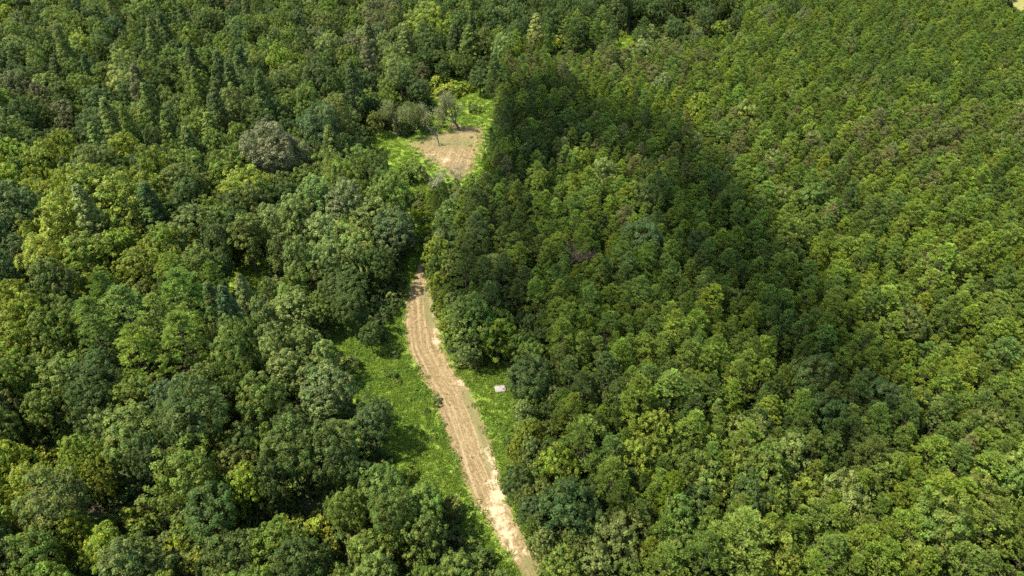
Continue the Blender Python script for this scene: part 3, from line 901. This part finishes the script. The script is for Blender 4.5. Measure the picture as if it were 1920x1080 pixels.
sheet('dirt_clearing', DIRT_W, dirt_material('clearing_dirt', 8.0, 0.22, 0.55), 0.5, 0.06, clearing_coords)
for px, py, r in ((110, 797, 1.5), (1914, 936, 1.5), (1468, 670, 1.6)):
    x, y, _ = unproject(px, py); a = np.linspace(0, 6.28, 12, endpoint=False)
    poly = np.stack([x + r * 1.4 * np.cos(a), y + r * 1.4 * np.sin(a)], 1)
    sheet('bare_soil', poly, M_DIRT, 0.35, 0.06, lambda x, y: {'along': x, 'across': y, 'pale': np.full(len(x), .5), 'green': np.zeros(len(x))})
t = NT('dry_field')
pos = t.n('ShaderNodeNewGeometry').outputs['Position']
c = t.mix(t.ramp(t.noise(0.3, pos, 5), 0.35, 0.65), (0.22, 0.20, 0.06), (0.16, 0.18, 0.04))
M_FIELD = t.done(edged(t, t.n('ShaderNodeBsdfPrincipled', {'Base Color': c, 'Roughness': 1.0}).outputs[0]))
sheet('field', gpoly([(1870, -25), (1990, -25), (1990, 30), (1870, 16)]), M_FIELD, 2.0, 0.05)

# ------------------------------------------------------------------ things in the clearings
def slab():
    x, y, z = unproject(*SLAB_PX)
    e = bpy.data.objects.new('concrete_slab', None); COL.objects.link(e)
    e.location = (float(x), float(y), float(z)); e.rotation_euler = (0, 0, R_(8))
    t = NT('weathered_concrete')
    co = t.n('ShaderNodeTexCoord').outputs['Object']
    c = t.mix(t.ramp(t.noise(2.0, co, 6), 0.4, 0.62), (0.26, 0.235, 0.20), (0.17, 0.15, 0.13))
    c = t.mix(t.ramp(t.noise(6.0, co, 5), 0.6, 0.72), c, (0.15, 0.12, 0.10))
    m = t.done(t.n('ShaderNodeBsdfPrincipled', {'Base Color': c, 'Roughness': 0.9}).outputs[0])
    r = np.random.default_rng(3)
    n = 22
    q = np.linspace(0, 2 * math.pi, n, endpoint=False)
    sq = np.maximum(abs(np.cos(q)), abs(np.sin(q)))
    ox, oy = 0.98 * np.cos(q) / sq * (1 + r.normal(size=n) * 0.03), 0.8 * np.sin(q) / sq * (1 + r.normal(size=n) * 0.04)
    rings = [(1.0, -0.3), (1.0, 0.34), (0.965, 0.40), (0.6, 0.41)]
    v = np.concatenate([np.stack([ox * k, oy * k, np.full(n, zz) + r.normal(size=n) * 0.012], 1) for k, zz in rings] + [np.array([[0, 0, 0.41]])])
    f = np.array([[a * n + i, a * n + (i + 1) % n, (a + 1) * n + (i + 1) % n, (a + 1) * n + i] for a in range(3) for i in range(n)])
    tri = np.array([[3 * n + i, 3 * n + (i + 1) % n, 4 * n] for i in range(n)])
    obj('slab', mesh_from('concrete_slab_top', v, [f, tri], [m]), e)
    # a dark rusted access plate let into the top
    pv = np.array([[.4, -.4, .38], [.72, -.4, .38], [.72, -.1, .38], [.4, -.1, .38], [.4, -.4, .45], [.72, -.4, .45], [.72, -.1, .45], [.4, -.1, .45]])
    pf = np.array([[4, 5, 6, 7], [0, 1, 5, 4], [1, 2, 6, 5], [2, 3, 7, 6], [3, 0, 4, 7]])
    t = NT('rusty_plate')
    m2 = t.done(t.n('ShaderNodeBsdfPrincipled', {'Base Color': (0.1, 0.06, 0.045, 1), 'Roughness': 0.8}).outputs[0])
    obj('cover_plate', mesh_from('rusty_cover_plate', pv, pf, [m2]), e)
    tag(e, 'pale weathered concrete slab on the grass beside the dirt track', 'slab')


slab()


def branch_tree(name, label, cat, px, py, hpx, seed, leafy=0, colour=None, bark=M_TWIG, spread=0.6, depth=4, rb=0.2, fork=0.33, lsize=0.16, group=None):
    r = np.random.default_rng(seed)
    x, y, z = (float(q) for q in unproject(px, py))
    d = float(project(x, y, z)[2])
    H = hpx * d / F / math.cos(math.atan2(CAM_Z, y))
    v, f, tw = branching(r, H, spread, rb, depth, fork)
    k = H / v[:, 2].max()
    v = v * k; tw = tw * k
    e = bpy.data.objects.new(name, None); COL.objects.link(e); e.location = (x, y, z)
    obj('trunk', mesh_from(name + '_branches', v, f, [bark]), e)
    if leafy:
        idx = r.integers(0, len(tw), leafy)
        p = tw[idx] + r.normal(size=(leafy, 3)) * 0.6
        lv, lf = leaves(p, r.normal(size=(leafy, 3)) + [0, 0, 0.8], lsize * r.uniform(0.6, 1.3, leafy), r)
        o = obj('crown', mesh_from(name + '_leaves', lv, lf, [M_LEAF], attrs={'shade': np.clip(1 + r.normal(size=leafy) * .2, .5, 1.6), 'hue': 0.5 + r.normal(size=leafy) * .008}), e)
        o['tint'] = colour
    tag(e, label, cat, group)


OLIVE = (0.19, 0.205, 0.085)
branch_tree('bare_tree', 'bare dark forked tree standing alone on the dirt of the far clearing', 'tree', 823, 274, 47, 7, 0, depth=3, rb=0.26, spread=0.32, fork=0.42)
branch_tree('thin_tree', 'wide thinly leaved grey green tree at the back of the dirt clearing', 'tree', 862, 243, 68, 8, 4200, OLIVE, depth=3, rb=0.28, spread=0.62, fork=0.28)
branch_tree('thin_tree', 'small thinly leaved tree in the middle of the clearing, behind the bare one', 'tree', 801, 251, 48, 9, 2400, OLIVE, depth=3, rb=0.2, spread=0.6, fork=0.3)
branch_tree('thin_tree', 'thinly leaved olive tree on the grass where the clearing meets the wood', 'tree', 748, 255, 60, 10, 4600, (0.16, 0.185, 0.06), depth=3, rb=0.24, spread=0.6, fork=0.26)
branch_tree('thin_tree', 'multi-stemmed sparse tree between the grass wedge and the wood, darker than its neighbours', 'tree', 768, 250, 52, 12, 4600, (0.13, 0.165, 0.045), depth=3, rb=0.2, spread=0.66, fork=0.26)
branch_tree('dead_shrub', 'pale grey leafless shrub at the near tip of the green grass wedge', 'shrub', 806, 362, 46, 13, 500, (0.2, 0.2, 0.12), M_PALEBARK, 0.5, 4, 0.09, 0.25, 0.12)
branch_tree('dead_shrub', 'pale bleached shrub at the near corner of the dirt clearing', 'shrub', 862, 352, 44, 14, 600, (0.18, 0.19, 0.09), M_PALEBARK, 0.5, 4, 0.09, 0.25, 0.12)
branch_tree('dead_tree', 'reddish brown dead tree poking through the shaded pines right of the track', 'tree', 1085, 545, 84, 15, 2600, (0.15, 0.105, 0.075), M_TWIG, 0.45, 4, 0.16, 0.5, 0.14)
branch_tree('dead_tree', 'dry tan dead tree among sunlit pines toward the right edge of the photo', 'tree', 1725, 580, 88, 16, 2600, (0.22, 0.17, 0.09), M_TWIG, 0.5, 4, 0.16, 0.5, 0.14)

# ------------------------------------------------------------------ trees as things, the rest as stuff
NAME = {'round': 'broadleaf_tree', 'glossy': 'broadleaf_tree', 'loose': 'broadleaf_tree', 'pointed': 'pointed_tree', 'pine': 'pine_tree', 'shrub': 'shrub'}
for p in PL:
    zc = p['z'] + (p['H'] + p['zb']) / 2
    px, py, d = project(p['x'], p['y'], zc)
    p['px'], p['py'], p['pr'] = float(px), float(py), float(p['R'] * F / d)
    p['inframe'] = -0.3 * p['pr'] < px < 1920 + 0.3 * p['pr'] and -0.3 * p['pr'] < py < 1080 + 0.5 * p['pr']
    base = np.array((PINE_TINT if p['form'] == 'pine' else TINT)[p['colour']] if p['colour'] in (PINE_TINT if p['form'] == 'pine' else TINT) else TINT[p['colour']])
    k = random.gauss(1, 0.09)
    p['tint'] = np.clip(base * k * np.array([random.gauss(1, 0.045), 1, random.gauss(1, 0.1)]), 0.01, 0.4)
single = []
rest = {}
for kind in ('broadleaf_tree', 'pointed_tree', 'pine_tree', 'shrub'):
    mine = [p for p in PL if NAME[p['form']] == kind]
    vis = sorted((p for p in mine if p['inframe']), key=lambda p: -p['pr'])
    take = vis[:300 if kind != 'shrub' else 220]
    ids = {id(p) for p in take}
    single += take
    rest[kind] = [p for p in mine if id(p) not in ids]

ROWS = ['top', 'upper', 'upper middle', 'lower middle', 'lower', 'bottom']
COLS = ['far left', 'left', 'centre left', 'centre', 'centre right', 'right', 'far right']
ORD = ['first', 'second', 'third', 'fourth', 'fifth', 'sixth', 'seventh', 'eighth', 'ninth', 'tenth', 'eleventh', 'twelfth']
WORD = {'round': 'round-crowned tree', 'glossy': 'shiny-leaved tree', 'loose': 'uneven-crowned tree', 'pointed': 'narrow pointed tree', 'pine': 'tufted pine', 'shrub': 'low bush'}


def place_words(p):
    x, y = p['x'], p['y']
    dt = float(poly_dist(np.array(x), np.array(y), TRACK_W)); dc = float(poly_dist(np.array(x), np.array(y), CLEAR_W)); dm = float(poly_dist(np.array(x), np.array(y), MEADOW_W))
    side = 'left' if p['px'] < np.interp(p['py'], [q[1] for q in TRACK_L], [q[0] for q in TRACK_L]) else 'right'
    if dt > -6: return f'just {side} of the dirt track'
    if dm > -4: return f'{side} of the track meadow'
    if dc > -5: return 'by the far clearing'
    r = ROWS[int(np.clip(p['py'] / 180, 0, 5))]; c = COLS[int(np.clip(p['px'] / 1920 * 7, 0, 6))]
    return f'in the {r.replace(" ", "-")} {c.replace(" ", "-")} of the photo'


cls = {}
for p in single:
    size = {'round': (3.6, 5.2), 'glossy': (3.6, 5.2), 'loose': (3.4, 5.0), 'pointed': (2.5, 3.3), 'pine': (2.2, 2.9), 'shrub': (1.2, 1.9)}[p['form']]
    sz = 'small' if p['R'] < size[0] else 'large' if p['R'] > size[1] else ''
    key = f"{sz} {p['colour']} {WORD[p['form']]} {place_words(p)}".strip()
    cls.setdefault(key, []).append(p)
for key, v in cls.items():
    v.sort(key=lambda p: p['px'])
    for i, p in enumerate(v):
        if len(v) == 1: p['label'] = key
        elif i == 0: p['label'] = key + ', leftmost of these'
        elif i == len(v) - 1: p['label'] = key + ', rightmost of these'
        else: p['label'] = key + ', ' + ORD[min(i, 11)] + ' from left'
GROUPS = {'broadleaf_tree': 'broadleaf trees of the wood', 'pointed_tree': 'tall pointed trees of the wood', 'pine_tree': 'pines of the plantation', 'shrub': 'bushes along the clearings'}
for p in single:
    kind = NAME[p['form']]; fm = FORMS[p['form']][p['v']]
    e = bpy.data.objects.new(kind, None); COL.objects.link(e)
    e.location = (p['x'], p['y'], p['z']); e.rotation_euler = (0, 0, p['rot']); e.scale = (p['s'], p['s'], p['hz'])
    e.empty_display_size = 0.5
    tag(e, p['label'], 'bush' if kind == 'shrub' else 'tree', GROUPS[kind])
    c = obj('foliage' if kind == 'shrub' else 'crown', fm['crown'], e); c['tint'] = [float(q) for q in p['tint']]
    obj('stem' if kind == 'shrub' else 'trunk', fm['trunk'], e)


# ------------------------------------------------------------------ scattered stuff
def forms_collection(name, meshes):
    col = bpy.data.collections.new(name)
    for i, me in enumerate(meshes):
        o = bpy.data.objects.new(f'{name}_{i:03d}', me); col.objects.link(o)
    return col


def scatter(name, co, scale, rot, idx, tint, col):
    me = bpy.data.meshes.new(name)
    n = len(co)
    me.vertices.add(n); me.vertices.foreach_set('co', np.asarray(co, np.float32).ravel())
    a = me.attributes.new('psize', 'FLOAT_VECTOR', 'POINT'); a.data.foreach_set('vector', np.asarray(scale, np.float32).ravel())
    a = me.attributes.new('prot', 'FLOAT_VECTOR', 'POINT'); a.data.foreach_set('vector', np.asarray(rot, np.float32).ravel())
    a = me.attributes.new('pidx', 'INT', 'POINT'); a.data.foreach_set('value', np.asarray(idx, np.int32))
    a = me.attributes.new('tint', 'FLOAT_COLOR', 'POINT'); a.data.foreach_set('color', np.column_stack([tint, np.ones(n)]).astype(np.float32).ravel())
    o = obj(name, me)
    g = bpy.data.node_groups.new(name + '_scatter', 'GeometryNodeTree')
    g.interface.new_socket('Geometry', in_out='INPUT', socket_type='NodeSocketGeometry')
    g.interface.new_socket('Geometry', in_out='OUTPUT', socket_type='NodeSocketGeometry')
    N = g.nodes.new; L = g.links.new
    gi, go = N('NodeGroupInput'), N('NodeGroupOutput')
    ci = N('GeometryNodeCollectionInfo'); ci.inputs['Collection'].default_value = col
    ci.inputs['Separate Children'].default_value = True; ci.inputs['Reset Children'].default_value = True
    iop = N('GeometryNodeInstanceOnPoints'); iop.inputs['Pick Instance'].default_value = True
    L(gi.outputs[0], iop.inputs['Points']); L(ci.outputs[0], iop.inputs['Instance'])
    def na(nm, ty):
        q = N('GeometryNodeInputNamedAttribute'); q.data_type = ty; q.inputs['Name'].default_value = nm
        return next(s for s in q.outputs if s.name == 'Attribute' and s.enabled)
    L(na('pidx', 'INT'), iop.inputs['Instance Index'])
    er = N('FunctionNodeEulerToRotation'); L(na('prot', 'FLOAT_VECTOR'), er.inputs[0]); L(er.outputs[0], iop.inputs['Rotation'])
    L(na('psize', 'FLOAT_VECTOR'), iop.inputs['Scale'])
    L(iop.outputs[0], go.inputs[0])
    md = o.modifiers.new('scatter', 'NODES'); md.node_group = g
    return tag(o, kind='stuff')


def scatter_plants(name, lst, forms):
    if not lst: return
    off = {}; meshes = []
    for f in forms:
        off[f] = len(meshes); meshes += [q['whole'] for q in FORMS[f]]
    scatter(name, [(p['x'], p['y'], p['z']) for p in lst], [(p['s'], p['s'], p['hz']) for p in lst], [(0, 0, p['rot']) for p in lst],
            [off[p['form']] + p['v'] for p in lst], np.array([p['tint'] for p in lst]), forms_collection(name + '_forms', meshes))


scatter_plants('broadleaf_forest', rest['broadleaf_tree'], ['round', 'glossy', 'loose'])
scatter_plants('pointed_tree_forest', rest['pointed_tree'], ['pointed'])
scatter_plants('pine_forest', rest['pine_tree'], ['pine'])
scatter_plants('shrubbery', rest['shrub'], ['shrub'])

# undergrowth below the trees
n = 17000
uy = 34 + 386 * rng.random(n) ** 0.8
ux = rng.uniform(-1, 1, n) * (0.8 * np.hypot(uy, 80) + 20)
ok = np.ones(n, bool)
for q in [MEADOW_W, CLEAR_W, DIRT_W] + SPOT_W: ok &= poly_dist(ux, uy, q) < -1.5
for q in SEE:
    px, py, _ = project(ux, uy, terrain(ux, uy) + 1.0); ok &= ~in_poly(px, py, q)
ux, uy = ux[ok], uy[ok]; n = len(ux)
us = rng.uniform(0.6, 1.4, n)
ut = np.array([TINT['mid green'], TINT['dark green'], TINT['olive green']])[rng.integers(0, 3, n)] * rng.uniform(0.8, 1.2, (n, 1))
scatter('undergrowth', np.stack([ux, uy, terrain(ux, uy)], 1), np.stack([us, us, us * rng.uniform(0.6, 1.1, n)], 1), np.stack([0 * us, 0 * us, rng.uniform(0, 6.28, n)], 1), rng.integers(0, 5, n), ut,
        forms_collection('undergrowth_forms', [q['whole'] for q in FORMS['shrub']]))


def tuft(seed, blades=26, hgt=0.5, wid=0.45, broad=0.05):
    r = np.random.default_rng(seed)
    a = r.uniform(0, 6.28, blades); q = np.sqrt(r.uniform(0, 1, blades)) * wid
    b = np.stack([np.cos(a) * q, np.sin(a) * q, np.full(blades, -0.05)], 1)
    d = unit(np.stack([np.cos(a + r.normal(size=blades)) * 0.7, np.sin(a + r.normal(size=blades)) * 0.7, r.uniform(0.5, 1.3, blades)], 1))
    ln = hgt * r.uniform(0.6, 1.3, blades)[:, None]
    s = unit(np.cross(d, r.normal(size=(blades, 3)))) * broad
    tip = b + d * ln; tip[:, 2] -= 0.1 * ln[:, 0]
    v = np.stack([b - s * 0.6, b + d * ln * 0.55 - s, tip, b + d * ln * 0.55 + s], 1).reshape(-1, 3)
    return mesh_from('grass_tuft', v, np.arange(blades * 4).reshape(-1, 4), [M_GRASS],
                     attrs={'shade': np.clip(1 + r.normal(size=blades) * .2, .5, 1.5), 'hue': 0.5 + r.normal(size=blades) * .01})


def herb(seed):
    r = np.random.default_rng(seed); m = 60
    d = sphere_dirs(m, r, 0.0); p = d * [0.55, 0.55, 0.5] * r.uniform(0.6, 1, (m, 1))
    v, f = leaves(p, d + [0, 0, .6] + r.normal(size=(m, 3)) * .4, 0.11 * r.uniform(.6, 1.4, m), r)
    return mesh_from('herb_clump', v, f, [M_GRASS], attrs={'shade': np.clip(1 + r.normal(size=m) * .2, .5, 1.5), 'hue': 0.5 + r.normal(size=m) * .01})


def scatter_grass(name, poly, dens, bare, seed, tints, size=1.0, stray=0.45):
    r = np.random.default_rng(seed)
    a, b = poly.min(0) - 1, poly.max(0) + 1
    n = int((b - a).prod() * dens)
    x, y = r.uniform(a[0], b[0], n), r.uniform(a[1], b[1], n)
    ok = poly_dist(x, y, poly) > r.normal(size=n) * 0.5
    if bare is not None:
        ok &= poly_dist(x, y, bare) < r.normal(size=n) * stray - 0.1
    x, y = x[ok], y[ok]; n = len(x)
    patch = 0.5 + 0.5 * np.sin(x * 0.55 + 1.3 * np.sin(y * 0.31)) * np.sin(y * 0.47 + 1.7 * np.sin(x * 0.23))
    kind = np.where(r.random(n) < 0.05 + 0.22 * (patch > 0.75), r.integers(4, 7, n), r.integers(0, 4, n))
    t = np.array(tints)
    w = np.clip(patch + r.normal(size=n) * 0.15, 0, 1)[:, None]
    tint = (t[0] * w + t[1] * (1 - w)) * r.uniform(0.88, 1.12, (n, 1))
    s = size * r.uniform(0.6, 1.15, n) * np.where(kind > 3, 1.15, 1)
    scatter(name, np.stack([x, y, terrain(x, y) + 0.03], 1), np.stack([s, s, s * r.uniform(.7, 1.3, n)], 1), np.stack([r.normal(size=n) * .1, r.normal(size=n) * .1, r.uniform(0, 6.28, n)], 1), kind, tint, GRASS_COL)


GRASS_COL = forms_collection('grass_forms', [tuft(700 + i) for i in range(4)] + [herb(710 + i) for i in range(3)])
GREENS = [(0.122, 0.195, 0.028), (0.176, 0.240, 0.036)]
scatter_grass('grass', MEADOW_W, 6.5, TRACK_W, 1, GREENS)
scatter_grass('grass', CLEAR_W, 2.5, DIRT_W, 2, [(0.116, 0.195, 0.028), (0.176, 0.240, 0.036)], 1.1, 1.8)
for i, s in enumerate(SPOT_W): scatter_grass('grass', s, 2.0, None, 3 + i, [(0.13, 0.19, 0.02), (0.18, 0.22, 0.03)], 1.1)
# thin weeds coming up through the dirt
def weeds(name, poly, dens, seed):
    scatter_grass(name, poly, dens, None, seed, [(0.20, 0.20, 0.07), (0.26, 0.22, 0.10)], 0.4)
weeds('weeds', TRACK_W, 0.55, 21); weeds('weeds', DIRT_W, 0.9, 22)

# ------------------------------------------------------------------ the cumulus whose shadow lies over the plantation
def cloud():
    # outlines of the shade as it lies on the tree tops (photo px), optical depth, softness of the edge in metres
    parts = [([(935, 210), (955, 150), (1040, 125), (1080, 150), (1065, 205), (1035, 260), (1000, 325), (950, 335), (905, 310)], 3.0, 8),
             ([(1070, 150), (1180, 185), (1290, 235), (1335, 290), (1260, 295), (1150, 265), (1055, 245)], 1.7, 10),
             ([(1225, 300), (1330, 295), (1415, 380), (1450, 450), (1525, 490), (1595, 585), (1650, 665), (1560, 690), (1440, 610), (1350, 525), (1265, 475), (1235, 400)], 3.2, 9),
             ([(880, 385), (1000, 365), (1250, 430), (1400, 560), (1480, 690), (1300, 690), (1150, 640), (1000, 600), (860, 570), (800, 480)], 0.8, 12),
             ([(880, 560), (960, 600), (1060, 700), (1110, 800), (1150, 900), (1200, 1000), (1060, 1030), (1000, 900), (1005, 760), (905, 640)], 0.7, 7),
             ([(1560, 680), (1700, 720), (1740, 780), (1600, 810), (1480, 760)], 0.9, 7)]
    ALT = 520.0
    xs = np.arange(-80, 220, 3.0); ys = np.arange(20, 360, 3.0)
    X, Y = np.meshgrid(xs, ys)
    T = np.zeros_like(X)
    for px, dep, soft in parts:
        q = np.array(px, float); qx, qy, _ = unproject(q[:, 0], q[:, 1], 13.0)
        e = np.clip(poly_dist(X, Y, np.stack([qx, qy], 1)) / soft + 0.5, 0, 1)
        T = np.maximum(T, dep * e * e * (3 - 2 * e))
    r = np.random.default_rng(77)
    nz = np.zeros_like(X)
    for k in range(24):
        a = r.uniform(0, 6.28); fq = r.uniform(0.06, 0.3)
        nz += np.sin((X * math.cos(a) + Y * math.sin(a)) * fq + r.uniform(0, 6.28)) / (1 + fq * 8)
    T = T * (1 + 0.16 * nz) - 0.06
    T[0, :] = T[-1, :] = T[:, 0] = T[:, -1] = -1
    DENS = 0.03
    th = np.clip(T, 0, None) / DENS
    base = np.stack([X, Y, np.full_like(X, 13.0)], -1) + SUN * ((ALT - 13) / SUN[2])
    top = base + SUN * (th * 0.62)[..., None]; bot = base - SUN * (th * 0.38)[..., None]
    ny, nx = X.shape
    i = np.arange(nx * ny).reshape(ny, nx)
    f = np.stack([i[:-1, :-1], i[:-1, 1:], i[1:, 1:], i[1:, :-1]], -1).reshape(-1, 4)
    f = f[(th.ravel()[f] > 0).any(1)]
    inner = th.ravel() > 0
    botidx = np.where(inner, np.arange(nx * ny) + nx * ny, np.arange(nx * ny))
    v = np.concatenate([top.reshape(-1, 3), bot.reshape(-1, 3)])
    fb = botidx[f][:, ::-1]
    allf = np.concatenate([f, fb])
    used = np.unique(allf); mp = np.full(len(v), -1); mp[used] = np.arange(len(used))
    t = NT('cloud_vapour')
    vs = t.n('ShaderNodeVolumeScatter', {'Color': (1, 1, 1, 1), 'Density': DENS, 'Anisotropy': 0.7}).outputs[0]
    t.t.links.new(vs, t.out.inputs['Volume'])
    o = obj('cloud', mesh_from('cloud', v[used], mp[allf], [t.m]))
    tag(o, kind='structure')


cloud()
